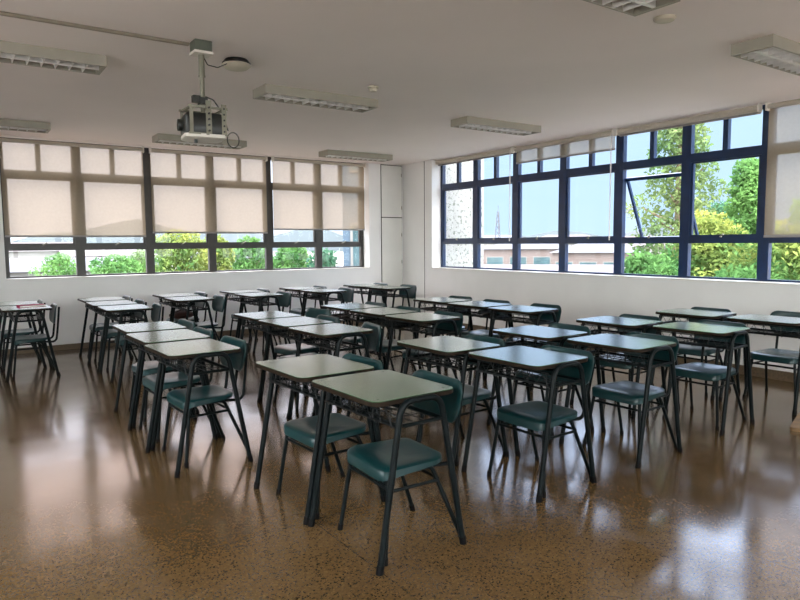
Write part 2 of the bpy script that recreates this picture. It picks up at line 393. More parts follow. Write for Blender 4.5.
blind('x', 4.500, 6.285, 1.705, 'beige roller blind at the right end of the back wall, beside the far corner', gb, None, yb)
gr = 'roller blinds on the window wall'
blind('y', 7.30, 9.165, 2.815, 'fully rolled-up blind over the window panes next to the far corner', gr, (1.47, -1), xb)
blind('y', 5.455, 7.24, 2.655, 'roller blind lowered only a hand-width, above the panes showing the white building', gr, (1.47, -1), xb)
blind('y', 3.615, 5.385, 2.815, 'fully rolled-up blind above the tilted-open window and trees', gr, None, xb)
blind('y', 1.73, 3.53, 1.505, 'beige roller blind pulled far down at the right edge of the window wall', gr, None, xb)
blind('y', -0.13, 1.67, 1.505, 'beige roller blind pulled down over the last windows, beyond the picture edge', gr, None, xb)

# ------------------------------------------------------------------ corner cupboard (flush panels)
cx0, cx1 = 6.56, XR-0.03
cb = empty('built_in_cupboard', ((cx0+cx1)/2, YB, 0))
tag(cb, 'tall cream built-in cupboard with upper and lower door in the far corner', 'cupboard')
hw = (cx1-cx0)/2
MB().box(-hw, -hw+0.004, -0.016, 0, 0.08, HC-0.015).box(hw-0.004, hw, -0.016, 0, 0.08, HC-0.015).box(-hw+0.004, hw-0.004, -0.004, 0, 0.08, HC-0.015).build('surround', M['dark_gap'], cb, smooth=False)
for nm, z0, z1 in (('door', 0.10, 1.912), ('door', 1.928, HC-0.03)):
    d = MB().box(-hw+0.006, hw-0.006, -0.022, -0.004, z0, z1).build(nm, M['cupboard'], cb, smooth=False, bevel=0.004)
    for zz in ((0.5, 1.1, 1.6) if z0 < 1 else (2.1, 2.7)):
        MB().tube([(hw-0.016, -0.023, zz-0.03), (hw-0.016, -0.023, zz+0.03)], 0.006, 8).build('hinge', M['grey'], d)

# ------------------------------------------------------------------ ceiling lights
def make_light():
    root = empty('ceiling_light', (0, 0, HC))
    Lh, Wh, H = 0.605, 0.15, 0.082
    m = MB()
    m.box(-Lh, Lh, -Wh, Wh, -0.02, 0)
    m.box(-Lh, Lh, -Wh, -Wh+0.012, -H, -0.02); m.box(-Lh, Lh, Wh-0.012, Wh, -H, -0.02)
    m.box(-Lh, -Lh+0.03, -Wh+0.012, Wh-0.012, -H, -0.02); m.box(Lh-0.03, Lh, -Wh+0.012, Wh-0.012, -H, -0.02)
    m.build('housing', M['housing'], root, smooth=False)
    lv = MB()
    lv.box(-Lh+0.03, Lh-0.03, -0.012, 0.012, -H+0.002, -0.035)
    for k in range(1, 12):
        x = -Lh+0.03+(2*Lh-0.06)*k/12
        for y0, y1 in ((-Wh+0.012, -0.012), (0.012, Wh-0.012)):
            lv.rings([[(x-0.010, y0, -0.045), (x+0.010, y0, -0.045), (x+0.003, y0, -H+0.003), (x-0.003, y0, -H+0.003)],
                      [(x-0.010, y1, -0.045), (x+0.010, y1, -0.045), (x+0.003, y1, -H+0.003), (x-0.003, y1, -H+0.003)]])
    lv.build('louvre', M['reflector'], root, smooth=False)
    MB().box(-Lh+0.03, Lh-0.03, -Wh+0.012, Wh-0.012, -0.026, -0.02).build('reflector', M['dark_in'], root, smooth=False)
    for y in (-0.075, 0.075):
        MB().tube([(-Lh+0.035, y, -0.036), (Lh-0.035, y, -0.036)], 0.013, 12).build('lamp_tube', M['tube_glass'], root)
    remember(root); return root
lt = make_light(); used = False
for x, y, lab in ((3.04, 5.78, 'unlit louvred ceiling light in the middle, right of the projector'),
                  (0.47, 5.62, 'unlit ceiling light nearer the left picture edge, left of the projector'),
                  (0.47, 8.93, 'unlit ceiling light at the far left, near the back wall blinds'),
                  (2.93, 9.02, 'unlit ceiling light just behind the projector, near the back wall'),
                  (5.50, 9.16, 'unlit ceiling light closest to the far corner of the room'),
                  (5.57, 5.95, 'unlit ceiling light right of centre, nearer the window wall'),
                  (2.90, 2.39, 'unlit louvred ceiling light cut off by the top picture edge'),
                  (5.44, 2.52, 'unlit ceiling light cut off by the right picture edge')):
    o = copy_tree(lt) if used else lt; used = True
    o.location = (x, y, HC); tag(o, lab, 'ceiling light', 'louvred fluorescent ceiling lights')

# smoke detector, small second one, round device
d = empty('smoke_detector', (3.31, 5.20, HC)); tag(d, 'small round cream smoke detector on the ceiling above the middle light', 'smoke detector')
MB().lathe([(0.050, 0), (0.052, -0.014), (0.040, -0.018)]).build('base', M['cream'], d)
MB().lathe([(0.036, -0.016), (0.040, -0.030), (0.034, -0.046), (0.012, -0.050)]).build('cover', M['cream'], d)
d = empty('ceiling_rose', (3.90, 2.60, HC)); tag(d, 'flat white ceiling disc beside the light at the top edge', 'ceiling fitting')
MB().lathe([(0.070, 0), (0.070, -0.008), (0.058, -0.020), (0.02, -0.026)]).build('cover', M['cream'], d)
d = empty('ceiling_speaker', (1.94, 5.04, HC)); tag(d, 'round cream dish-shaped device on the ceiling right of the projector mount', 'speaker')
MB().lathe([(0.085, 0), (0.110, -0.03), (0.105, -0.04)]).build('base', M['black'], d)
MB().lathe([(0.108, -0.036), (0.115, -0.045), (0.085, -0.07), (0.03, -0.08)]).build('cover', M['cream'], d)

# conduit
c = MB(); c.tube([(XL, 4.80, HC-0.012), (1.50, 4.80, HC-0.012)], 0.012, 8)
c.tube([(XL, 4.828, HC-0.010), (1.50, 4.828, HC-0.010)], 0.009, 8)
tag(c.build('cable_conduit', M['conduit']), 'thin conduit running across the ceiling to the projector mount', 'conduit')

# ------------------------------------------------------------------ projector
px, py = 1.565, 4.74
mt = empty('projector_mount', (px, py, HC)); tag(mt, 'ceiling pole with box and caged bracket holding the projector', 'projector mount')
MB().box(-0.062, 0.062, -0.06, 0.06, -0.075, 0).build('ceiling_box', M['box'], mt, smooth=False, bevel=0.004)
MB().box(-0.066, 0.066, -0.064, 0.064, -0.092, -0.075).build('clamp_plate', M['white'], mt, smooth=False)
MB().tube([(0, 0, -0.09), (0, 0, -0.24)], 0.021, 16).tube([(0, 0, -0.24), (0, 0, -0.52)], 0.017, 16).tube([(0, 0, -0.235), (0, 0, -0.245)], 0.024, 16).build('pole', M['grey'], mt)
MB().box(-0.03, 0.03, -0.03, 0.03, -0.44, -0.39).box(-0.075, -0.02, -0.025, 0.025, -0.43, -0.38).build('joint', M['black'], mt, smooth=False, bevel=0.004)
fr = MB()
for sx, sy in ((-1, -1), (1, -1), (-1, 1), (1, 1)):
    fr.box(sx*0.12-0.012, sx*0.12+0.012, sy*0.11-0.003, sy*0.11+0.003, -0.66, -0.48)
for sy in (-1, 1):
    fr.box(-0.14, 0.14, sy*0.11-0.004, sy*0.11+0.004, -0.485, -0.468); fr.box(-0.14, 0.14, sy*0.11-0.004, sy*0.11+0.004, -0.668, -0.655)
for sx in (-1, 1):
    fr.box(sx*0.12-0.012, sx*0.12+0.012, -0.106, 0.106, -0.485, -0.475)
fr.box(-0.02, 0.02, -0.122, -0.116, -0.67, -0.43); fr.box(0.09, 0.125, -0.130, -0.124, -0.67, -0.45)
hl = MB()
for xx in (0.0, 0.1075):
    for k in range(5):
        hl.tube([(xx, -0.1325, -0.64+0.04*k), (xx, -0.115, -0.64+0.04*k)], 0.007, 10)
fr.build('bracket_cage', M['grey'], mt, smooth=False)
hl.build('strap_hole', M['black'], [c for c in COL.objects if c.name.startswith('bracket_cage')][0])
MB().tube(fillet([(0.02, 0.0, -0.38), (0.07, -0.02, -0.40), (0.13, -0.05, -0.50), (0.16, -0.06, -0.62)], 0.03, 4), 0.005, 6).build('signal_cable', M['black'], mt)
MB().tube(fillet([(0.015, 0, -0.10), (0.06, 0.05, -0.14), (0.16, 0.12, -0.13), (0.26, 0.20, -0.07)], 0.05, 5), 0.004, 6).build('feeder_cable', M['black'], mt)
MB().tube([(0.20+0.045*math.cos(a*PI/8), -0.05, -0.68+0.055*math.sin(a*PI/8)) for a in range(16)], 0.004, 6, closed=True).build('cable_loop', M['black'], mt)
pj = empty('projector', (px-0.005, py, HC-0.66)); tag(pj, 'black projector with a pale underside hanging from the ceiling pole', 'projector'); pj.rotation_euler.z = math.radians(-8)
rb = [[(x, y, z) for x, y in rrect(w, dd, 0.03)] for w, dd, z in ((0.27, 0.22, 0.0), (0.28, 0.23, 0.02), (0.28, 0.23, 0.12), (0.25, 0.20, 0.145))]
MB().rings(rb).build('body', M['black'], pj)
MB().rings([[(x, y, z) for x, y in rrect(w, dd, 0.03)] for w, dd, z in ((0.24, 0.20, -0.035), (0.285, 0.24, -0.025), (0.285, 0.24, -0.002))]).build('base_plate', M['white'], pj)
MB().tube([(-0.138, 0.03, 0.07), (-0.17, 0.03, 0.07)], 0.042, 20).build('lens', M['black'], pj)
MB().tube([(-0.06, -0.05, -0.06), (-0.06, -0.05, -0.028)], 0.012, 12).build('foot', M['black'], pj)

# ------------------------------------------------------------------ desk
def make_desk():
    root = empty('school_desk', (0, 0, 0))
    W, D, r = 0.592, 0.482, 0.052
    def slab(w, d, z0, z1, rr, e=0.002):
        return [[(x, y, z) for x, y in rrect(ww, dd, rr)] for ww, dd, z in ((w-2*e, d-2*e, z0), (w, d, z0+e), (w, d, z1-e), (w-2*e, d-2*e, z1))]
    top = MB().rings(slab(D, W, 0.745, 0.7665, r)).build('tabletop', M['edge'], root)
    top['label'] = 'brown-edged desktop board'
    sf = MB().rings([[(x, y, z) for x, y in rrect(D-0.006, W-0.006, r-0.003)] for z in (0.7660, 0.7690)]).build('laminate_surface', M['laminate'], top)
    sc = MB()
    for sx in (-1, 1):
        for sy in (-1, 1): sc.lathe([(0.005, 0.7688), (0.005, 0.7696)], sx*0.19, sy*0.25, 10)
    sc.build('screw', M['black'], top, smooth=False)
    for sy in (-1, 1):
        yt, yf = sy*0.302, sy*0.312; cxx = 0.015
        path = fillet([(cxx-0.245, yf, 0.012), (cxx-0.112, yt, 0.752), (cxx+0.112, yt, 0.752), (cxx+0.245, yf, 0.012)], 0.085, 8)
        s = MB().tube(path, 0.0155, 12).build('side_frame', M['steel'], root)
        for sx in (-1, 1):
            MB().tube([(cxx+sx*0.2475, yf, 0.0), (cxx+sx*0.240, yf, 0.04)], 0.0175, 12).build('rubber_foot', M['rubber'], s)
        b = MB().tube([(cxx-0.128, yt, 0.642), (cxx+0.128, yt, 0.642)], 0.010, 10).build('side_rail', M['steel'], root)
    for sx in (-1, 1):
        MB().tube([(0.015+sx*0.125, -0.30, 0.642), (0.015+sx*0.125, 0.30, 0.642)], 0.010, 10).build('cross_rail', M['steel'], root)
        MB().tube([(0.015+sx*0.108, -0.30, 0.728), (0.015+sx*0.108, 0.30, 0.728)], 0.010, 10).build('top_rail', M['steel'], root)
    w = MB(); r3 = 0.0032
    for k in range(5):   # long wires of the shelf
        x = -0.125+0.25*k/4; w.tube([(x, -0.30, 0.638), (x, 0.30, 0.638)], r3, 5)
    for k in range(5):
        y = -0.28+0.56*k/4
        w.tube(fillet([(-0.145, y, 0.72), (-0.14, y, 0.632), (0.13, y, 0.632)], 0.02, 3), r3, 5)
    z = []
    for k in range(15):
        z.append((-0.145, -0.29+0.58*k/14, 0.72 if k % 2 else 0.65))
    w.tube(z, r3, 5); w.tube([(-0.145, -0.295, 0.72), (-0.145, 0.295, 0.72)], r3*1.3, 5); w.tube([(-0.145, -0.295, 0.65), (-0.145, 0.295, 0.65)], r3*1.3, 5)
    w.build('wire_basket', M['wire'], root)
    remember(root); return root

def shell(outline, zfun, rim=0.028, th=0.010, front=0.0, steps=(0.0, 0.25, 0.5, 0.7, 0.85, 0.95, 1.0)):
    """closed dished shell from an outline in (x, y); returns rings"""
    rings = []
    n = len(outline)
    for t in steps[1:]:
        drop = 0.0 if t < 0.94 else (0.002 if t < 0.99 else 0.009)
        rings.append([(x*t, y*t, zfun(x*t, y*t)-drop) for x, y in outline])
    rf = lambda x: rim*(1+front*max(0, -x/0.18))
    rings.append([(x*1.0, y*1.0, zfun(x, y)-rf(x)) for x, y in outline])
    rings.append([(x*0.975, y*0.975, zfun(x, y)-rf(x)) for x, y in outline])
    rings.append([(x*0.96, y*0.96, zfun(x, y)-th-0.006) for x, y in outline])
    for t in (0.7, 0.3):
        rings.append([(x*t, y*t, zfun(x*t, y*t)-th) for x, y in outline])
    return rings

def make_chair():
    root = empty('school_chair', (0, 0, 0))
    # seat: x forward is negative
    sw, sd = 0.43, 0.36
    out = []
    for x, y in rrect(sd, sw, 0.075, 7):
        k = 1.0-0.10*(x/sd+0.5)     # narrower towards the back
        out.append((x, y*k))
    def zf(x, y):
        z = 0.430 - 0.016*math.exp(-((x-0.03)**2/0.010 + y*y/0.018)) - 0.022*max(0, (-x-0.10)/0.08)**2*0.6 + 0.012*max(0, (x-0.09)/0.09)**2 + 0.004*abs(y)/0.2
        return z
    m = MB().rings(shell(out, zf, rim=0.030, front=0.7)); 
    m.v = [(x-0.030, y, z) for x, y, z in m.v]
    m.build('seat', M['plastic'], root, angle=50)
    # backrest: outline in (y, z)
    bo = []
    for y, z in rrect(0.44, 0.215, 0.065, 7):
        k = 1.0 - 0.14*max(0, -z/0.1175)
        bo.append((y*k, z))
    def bf(y, z): return -0.6*y*y + 0.0*z
    rr = shell(bo, bf, rim=0.016, th=0.008)
    mb = MB(); R = []
    for ring in rr:
        R.append([(0.228 + 0.17*p[1] + p[2]*(1 if True else 1) , p[0], 0.664+p[1]) for p in ring])
    # dish opens forward: shell 'top' should face -x
    R = [[(0.228+0.17*b-(c-0) if False else 0.226+0.17*b+(-0.6*a*a)-( c-bf(a, b))*1.0 - 0.0, a, 0.681+b) for (a, b, c) in ring] for ring in rr]
    mb.rings(R).build('backrest', M['plastic'], root, angle=50)
    rt = 0.0118
    for sy in (-1, 1):
        path = fillet([(-0.222, sy*0.220, 0.010), (-0.172, sy*0.178, 0.394), (0.068, sy*0.172, 0.394), (0.222, sy*0.220, 0.010)], 0.05, 6)
        s = MB().tube(path, rt, 10).build('side_frame', M['steel'], root)
        MB().tube([(-0.223, sy*0.2212, 0), (-0.220, sy*0.2185, 0.032)], 0.0145, 10).build('rubber_foot', M['rubber'], s)
        MB().tube([(0.223, sy*0.2212, 0), (0.213, sy*0.2185, 0.032)], 0.0145, 10).build('rubber_foot', M['rubber'], s)
        pp = fillet([(0.00, sy*0.150, 0.394), (0.218, sy*0.150, 0.372), (0.240, sy*0.150, 0.54), (0.264, sy*0.145, 0.765)], 0.055, 6)
        MB().tube(pp, rt*0.95, 10).build('back_post', M['steel'], root)
        MB().tube([(-0.182, sy*0.190, 0.322), (0.102, sy*0.185, 0.322)], 0.0085, 8).build('stretcher', M['steel'], root)
    for x in (-0.180, 0.095):
        MB().tube([(x, -0.19, 0.332), (x, 0.19, 0.332)], 0.0085, 8).build('stretcher', M['steel'], root)
    for x in (-0.12, 0.03):
        MB().tube([(x, -0.175, 0.392), (x, 0.175, 0.392)], 0.009, 8).build('seat_support', M['steel'], root)
    remember(root); return root

desk0 = make_desk(); chair0 = make_chair()
G = {'near': 'pair of desks nearest the camera'}
# key: x, y, angle(deg), chair dx, chair dy, chair angle, desk label, chair label, block
DK = [
 (1.755, 2.715, 3, 0.03, -0.05, -4, 'green-topped school desk standing nearest the camera', 'teal chair under the desk nearest the camera, its whole seat in view', 'a'),
 (1.725, 3.390, 3, 0.02, -0.06, 1, 'green-topped school desk directly behind the nearest desk, touching it', 'teal chair under the second desk from the camera', 'a'),
 (1.355, 4.510, 4, 0.05, 0.07, 1, 'front desk of the three in line on the left aisle, whole side arch showing', 'teal chair at the front desk of the left-aisle three', 'b'),
 (1.375, 5.190, 3, 0.02, 0.06, 1, 'middle desk of the three in line on the left aisle', 'teal chair at the middle desk of the left-aisle three', 'b'),
 (1.400, 5.875, 1, 0.06, 0.05, 2, 'rearmost desk of the three in line on the left aisle', 'teal chair at the rearmost desk of the left-aisle three', 'b'),
 (2.575, 4.750, 4, 0.09, -0.02, -14, 'front desk of the shining three behind the two nearest desks', 'teal chair turned aslant at the front desk of the central shining three', 'c'),
 (2.580, 5.420, 3, 0.06, 0.00, 0, 'middle desk of the shining three behind the two nearest desks', 'teal chair at the middle desk of the central shining three', 'c'),
 (2.590, 6.090, 3, 0.30, -0.02, 6, 'rearmost desk of the shining three behind the two nearest desks', 'teal chair pulled well back from the rearmost of the central shining three', 'c'),
 (3.715, 5.000, 5, 0.05, 0.00, 0, 'front green-topped desk of the central three right of the shining row', 'teal chair at the front green-topped desk in the room centre', 'd'),
 (3.710, 5.670, 4, 0.04, 0.00, 0, 'middle green-topped desk of the central three right of the shining row', 'teal chair at the middle green-topped desk in the room centre', 'd'),
 (3.715, 6.340, 3, 0.04, 0.00, 0, 'rearmost green-topped desk of the central three right of the shining row', 'teal chair at the rearmost green-topped desk in the room centre', 'd'),
 (2.860, 3.550, 2, 0.05, -0.02, 0, 'pale green-topped desk just right of and behind the nearest desk', 'teal chair at the pale green-topped desk behind the nearest desk', 'e'),
 (2.955, 2.875, 3, 0.02, -0.06, 0, 'blue-shining desk right of the nearest desk, bare side arch towards camera', 'teal chair at the blue-shining desk right of the nearest desk', 'e'),
 (3.830, 3.595, 3, 0.10, 0.02, 0, 'desk with a bright glare patch on its top, behind the blue-shining desk', 'teal chair at the glare-topped desk, wide backrest showing above', 'f'),
 (3.910, 2.890, 3, 0.05, -0.03, 0, 'pale blue desk with its side arch in view, right of the glare-topped desk', 'teal chair at the pale blue desk in front of the window-side block', 'f'),
 (5.020, 6.330, 6, 0.05, 0.03, 2, 'rearmost desk of the three in line below the far-corner window panes', 'teal chair at the rearmost desk below the far-corner panes', 'g'),
 (5.010, 5.630, 6, 0.05, 0.05, 2, 'middle desk of the three in line below the far-corner window panes', 'teal chair at the middle desk below the far-corner panes', 'g'),
 (5.010, 4.940, 4, 0.10, 0.02, 0, 'front desk of the three in line below the far-corner window panes', 'teal chair at the front desk below the far-corner panes', 'g'),
 (4.910, 3.650, 4, 0.06, 0.02, 0, 'left desk of the pair standing one row short of the window wall', 'teal chair behind the left desk of the pair one row short of the window wall', 'h'),
 (5.050, 2.960, 5, 0.05, 0.00, 0, 'right desk of the pair one row short of the window wall, leg and seat exposed', 'teal chair at the right desk of the pair one row short of the window wall', 'h'),
 (6.060, 3.610, 4, 0.04, 0.02, 0, 'left desk of the pair closest to the window wall', 'teal chair at the left desk of the pair closest to the window wall', 'i'),
 (6.100, 2.900, 3, 0.24, 0.03, 0, 'right desk of the pair closest to the window wall, cut by the picture edge', 'teal chair at the right desk beside the window wall, cut by the picture edge', 'i'),
 (1.625, 9.280, 1, 0.03, 0.0, 0, 'rearmost desk of the tight three at far left, close to the back wall', 'teal chair at the rearmost desk of the tight far-left three', 'j'),
 (1.610, 8.560, 0, 0.05, 0.0, 2, 'middle desk of the tight three at far left before the back wall', 'teal chair at the middle desk of the tight far-left three', 'j'),
 (1.620, 7.850, 0, 0.06, -0.02, -2, 'front desk of the tight three at far left before the back wall', 'teal chair at the front desk of the tight far-left three', 'j'),
 (2.600, 9.320, 3, 0.07, 0.0, 2, 'rear desk of the pair with the brown bag, under the middle blind', 'teal chair at the rear desk of the pair with the brown bag', 'k'),
 (2.570, 8.610, 3, 0.12, -0.02, 0, 'front desk of the pair with the brown bag, under the middle blind', 'teal chair at the front desk of the pair with the brown bag', 'k'),
 (3.590, 9.360, 4, 0.05, 0.0, 0, 'rear desk of the pair under the right part of the middle blind', 'teal chair at the rear desk of the pair right of the brown bag', 'l'),
 (3.560, 8.660, 4, 0.10, -0.02, 2, 'front desk of the pair under the right part of the middle blind', 'teal chair at the front desk of the pair right of the brown bag', 'l'),
 (4.590, 9.420, 5, 0.06, 0.0, 0, 'rear desk of the pair under the right-hand blind of the back wall', 'teal chair at the rear desk under the right-hand back blind', 'm'),
 (4.620, 8.720, 5, 0.12, 0.0, 0, 'front desk of the pair under the right-hand blind of the back wall', 'teal chair at the front desk under the right-hand back blind', 'm'),
 (5.740, 9.360, 5, 0.05, 0.0, 0, 'rear desk of the pair before the built-in cupboard', 'teal chair at the rear desk before the built-in cupboard', 'n'),
 (5.760, 8.660, 5, 0.12, 0.0, 0, 'front desk of the pair before the built-in cupboard', 'teal chair at the front desk before the built-in cupboard', 'n'),
 (0.690, 8.600, 0, 0.01, -0.02, 0, 'desk carrying the magenta book at the left picture edge', 'teal chair tucked behind the desk with the magenta book', 'o'),
 (0.630, 9.290, 0, 0.0, 0.0, 0, 'desk behind the one with the magenta book, by the back wall', 'teal chair at the desk behind the magenta book, by the back wall', 'o'),
]
BL = {'a': 'pair nearest the camera', 'b': 'left-aisle three', 'c': 'central shining three', 'd': 'green-topped central three', 'e': 'pair right of the nearest desk', 'f': 'pair in front of the window-side block',
      'g': 'three below the far-corner panes', 'h': 'pair one row short of the window wall', 'i': 'pair closest to the window wall', 'j': 'tight three at far left', 'k': 'pair with the brown bag',
      'l': 'pair right of the brown bag', 'm': 'pair under the right back blind', 'n': 'pair before the cupboard', 'o': 'pair at the left picture edge'}
first = True; DESK = {}
for i, (x, y, a, dx, dy, ca, dl, cl, b) in enumerate(DK):
    d = desk0 if first else copy_tree(desk0); c = chair0 if first else copy_tree(chair0); first = False
    x *= 0.972; y *= 0.972; dx += 0.045
    d.location = (x, y, 0); d.rotation_euler.z = math.radians(a*0.6); tag(d, dl, 'desk', 'school desks in blocks facing left')
    c.location = (x+dx, y+dy, 0); c.rotation_euler.z = math.radians(a*0.6+ca); tag(c, cl, 'chair', 'teal plastic school chairs at the desks')
# ------------------------------------------------------------------ small things
bk = empty('book', (0.735, 8.40, 0.7697), math.radians(6)); bk.scale = (0.85, 0.85, 0.6); tag(bk, 'magenta closed book lying on the desk at the left edge', 'book')
MB().box(-0.155, 0.155, -0.105, 0.105, 0.0, 0.003).box(-0.155, 0.155, -0.105, 0.105, 0.027, 0.030).box(-0.155, -0.150, -0.105, 0.105, 0.003, 0.027).build('cover', M['book'], bk, smooth=False)
MB().box(-0.149, 0.150, -0.100, 0.100, 0.0032, 0.0268).build('page_block', M['paper'], bk, smooth=False)
# ------------------------------------------------------------------ outside
ZG = -3.6
def house(x, y, w, d, h, rz, wm, rm, label, floors=1, nwin=6, roof='gable', rh=1.2, group=None):
    root = empty('house', (x, y, ZG), math.radians(rz)); tag(root, label, 'house', group)
    MB().box(-w/2, w/2, -d/2, d/2, 0, h).build('walls', wm, root, smooth=False)
    r = MB(); e = 0.4
    if roof == 'gable':
        r.rings([[(-w/2-e, -d/2-e, h), (-w/2-e, d/2+e, h), (-w/2-e, 0, h+rh)], [(w/2+e, -d/2-e, h), (w/2+e, d/2+e, h), (w/2+e, 0, h+rh)]])
    elif roof == 'hip':
        r.rings([[(-w/2-e, -d/2-e, h), (w/2+e, -d/2-e, h), (w/2+e, d/2+e, h), (-w/2-e, d/2+e, h)], [(-w/2+d/2, -0.05, h+rh), (w/2-d/2, -0.05, h+rh), (w/2-d/2, 0.05, h+rh), (-w/2+d/2, 0.05, h+rh)]])
    else:
        r.box(-w/2-e, w/2+e, -d/2-e, d/2+e, h, h+0.3)
    r.build('roof', rm, root, smooth=False)
    for f in range(floors):
        zc = h*(f+0.5)/floors+0.1
        for k in range(nwin):
            xc = -w/2+w*(k+0.5)/nwin; ww = w/nwin*0.34; hh = min(0.75, h/floors*0.3)
            for s in (-1, 1):
                wf = MB().box(xc-ww-0.08, xc+ww+0.08, s*d/2-0.05, s*d/2+0.05, zc-hh-0.08, zc+hh+0.08).build('window_surround', M['ext_white'], root, smooth=False)
                MB().box(xc-ww, xc+ww, s*d/2-0.07, s*d/2+0.07, zc-hh, zc+hh).build('window_glazing', M['ext_window'], wf, smooth=False)
    return root
structure(MB().box(-150, 400, -150, 400, ZG-0.5, ZG).build('ground_outside', M['ext_ground'], smooth=False))

YAW = 0.605
def at(u, dist, z=0.0):
    th = YAW+math.atan((u-400)/650.35)
    return (dist*math.sin(th), dist*math.cos(th), z)
def bearing(u): return -math.degrees(YAW+math.atan((u-400)/650.35))

def tree(loc, h, rad, shape, leaf, label, n=5000, size=0.16, base=0.25, group='trees outside the windows', seed=1, spread=None):
    rnd = random.Random(seed)
    root = empty('tree', loc); tag(root, label, 'tree', group)
    t = MB(); pts = [(0, 0, 0), (0.05*h*0.1, 0, h*0.35), (0, 0.03*h*0.1, h*0.7), (0, 0, h*0.93)]
    t.tube(pts, [0.035*h*0.6, 0.025*h*0.6, 0.014*h*0.6, 0.01], 8)
    clumps = []
    nb = 46 if shape != 'column' else 64
    for k in range(nb):
        f = base+(1-base)*(k+0.5)/nb
        if shape == 'column': rr = rad*(1-((f-base)/(1-base))**1.5)*(0.75+0.5*rnd.random())+0.15
        elif shape == 'cone': rr = rad*(1-(f-base)/(1-base))*(0.8+0.4*rnd.random())+0.15
        else: rr = rad*math.sqrt(max(0.05, 1-(2*(f-base)/(1-base)-1)**2))*(0.8+0.35*rnd.random())
        a = k*2.4+rnd.random()*0.6
        q = rnd.uniform(0.35, 0.85)
        c = (rr*q*math.cos(a), rr*q*math.sin(a), f*h*0.97)
        clumps.append((c, max(0.35, rr*0.42)))
        if k % 3 == 0: t.tube([(0, 0, max(0.1, c[2]-rr*0.5)), c], [0.012*h*0.5, 0.015], 5)
    t.build('trunk', M['bark'], root)
    f = MB()
    for _ in range(int(n*2.4)):
        c, cr = rnd.choice(clumps)
        while True:
            p = (rnd.uniform(-1, 1), rnd.uniform(-1, 1), rnd.uniform(-1, 1)); l2 = p[0]**2+p[1]**2+p[2]**2
            if 0.15 < l2 < 1: break
        p = Vector((c[0]+p[0]*cr, c[1]+p[1]*cr, c[2]+p[2]*cr*0.85))
        nrm = Vector((rnd.gauss(0, 1), rnd.gauss(0, 1), rnd.gauss(0.3, 1))).normalized()
        u = nrm.orthogonal().normalized(); v = nrm.cross(u); s = size*0.5*rnd.uniform(0.6, 1.3); a = rnd.random()*PI
        d1 = u*math.cos(a)+v*math.sin(a); d2 = nrm.cross(d1)
        f.quad(p-d1*s, p-d2*s*0.5+d1*s*0.1+nrm*s*0.12, p+d1*s, p+d2*s*0.5+d1*s*0.1+nrm*s*0.12)
    f.build('foliage', leaf, root, smooth=False)
    return root

def T(u, dist, ztop, rad, shape, leaf, label, **k):
    x, y, _ = at(u, dist); return tree((x, y, ZG), ztop-ZG, rad, shape, leaf, label, **k)
# through the window wall
T(678, 17, 6.0, 0.95, 'column', M['leaf_dark'], 'tall slender olive-green tree rising behind the tilted-open window', n=4200, size=0.13, seed=3, base=0.35)
T(648, 13.5, 1.15, 1.2, 'round', M['leaf_green'], 'low green leafy tree at the foot of the tall slender tree', n=5000, size=0.13, seed=4, base=0.45)
T(705, 15, 2.0, 1.1, 'round', M['leaf_yellow'], 'yellow-flecked tree between the tall slender tree and the green cone', n=5000, size=0.12, seed=5, base=0.4)
T(748, 19, 3.55, 1.4, 'cone', M['leaf_green'], 'bright green pointed tree right of the tall slender tree', n=6000, size=0.13, seed=6, base=0.35)
T(720, 24, 2.7, 1.2, 'cone', M['leaf_teal'], 'bluish-green tree partly behind the bright green pointed tree', n=4000, size=0.14, seed=7, base=0.4)
T(790, 13, 1.7, 1.5, 'round', M['leaf_yellow'], 'yellow-green tree below the lowered blind at the right edge', n=5000, size=0.12, seed=8, base=0.4)
T(745, 12, 0.95, 0.9, 'round', M['leaf_green'], 'low green bush-like tree in the lower pane by the lowered blind', n=4000, size=0.13, seed=18, base=0.4)
T(860, 15, 2.6, 1.8, 'round', M['leaf_green'], 'green tree standing beyond the lowered blind, outside the picture', n=3000, size=0.16, seed=9, base=0.4)
# through the back windows
T(118, 24, 1.05, 1.3, 'round', M['leaf_green'], 'round bright green tree seen below the left-hand back blind', n=4500, size=0.14, seed=10, base=0.35)
T(144, 31, 1.2, 1.0, 'round', M['leaf_dark'], 'thin olive tree right of the round bright green tree', n=2500, size=0.14, seed=11, base=0.35)
T(180, 19, 1.8, 1.2, 'round', M['leaf_yellow'], 'yellow tree behind the middle back blind, left panes', n=6000, size=0.13, seed=12, base=0.3)
T(216, 22, 1.7, 0.9, 'round', M['leaf_yellow'], 'second yellow tree behind the middle back blind', n=4500, size=0.13, seed=13, base=0.3)
T(250, 27, 1.7, 1.1, 'round', M['leaf_green'], 'green tree at the right end of the middle back blind', n=4000, size=0.14, seed=14, base=0.35)
T(292, 26, 1.35, 1.3, 'round', M['leaf_green'], 'green tree below the right-hand back blind, left pane', n=4000, size=0.15, seed=15, base=0.35)
T(324, 19, 1.25, 0.65, 'cone', M['leaf_teal'], 'narrow green shrub tree beside the pale blue house', n=3500, size=0.13, seed=16, base=0.35)
T(60, 43, 0.9, 1.4, 'round', M['leaf_green'], 'small distant green tree among the roofs at left', n=1500, size=0.2, seed=17, base=0.35)

# rough-cast pier right outside the first panes of the window wall
tag(MB().box(XR+TW+0.002, 8.30, 9.22, 10.2, ZG, 5.5).build('exterior_pier', M['roughcast'], smooth=False), 'white speckled roughcast pier just outside the corner panes', 'pier')
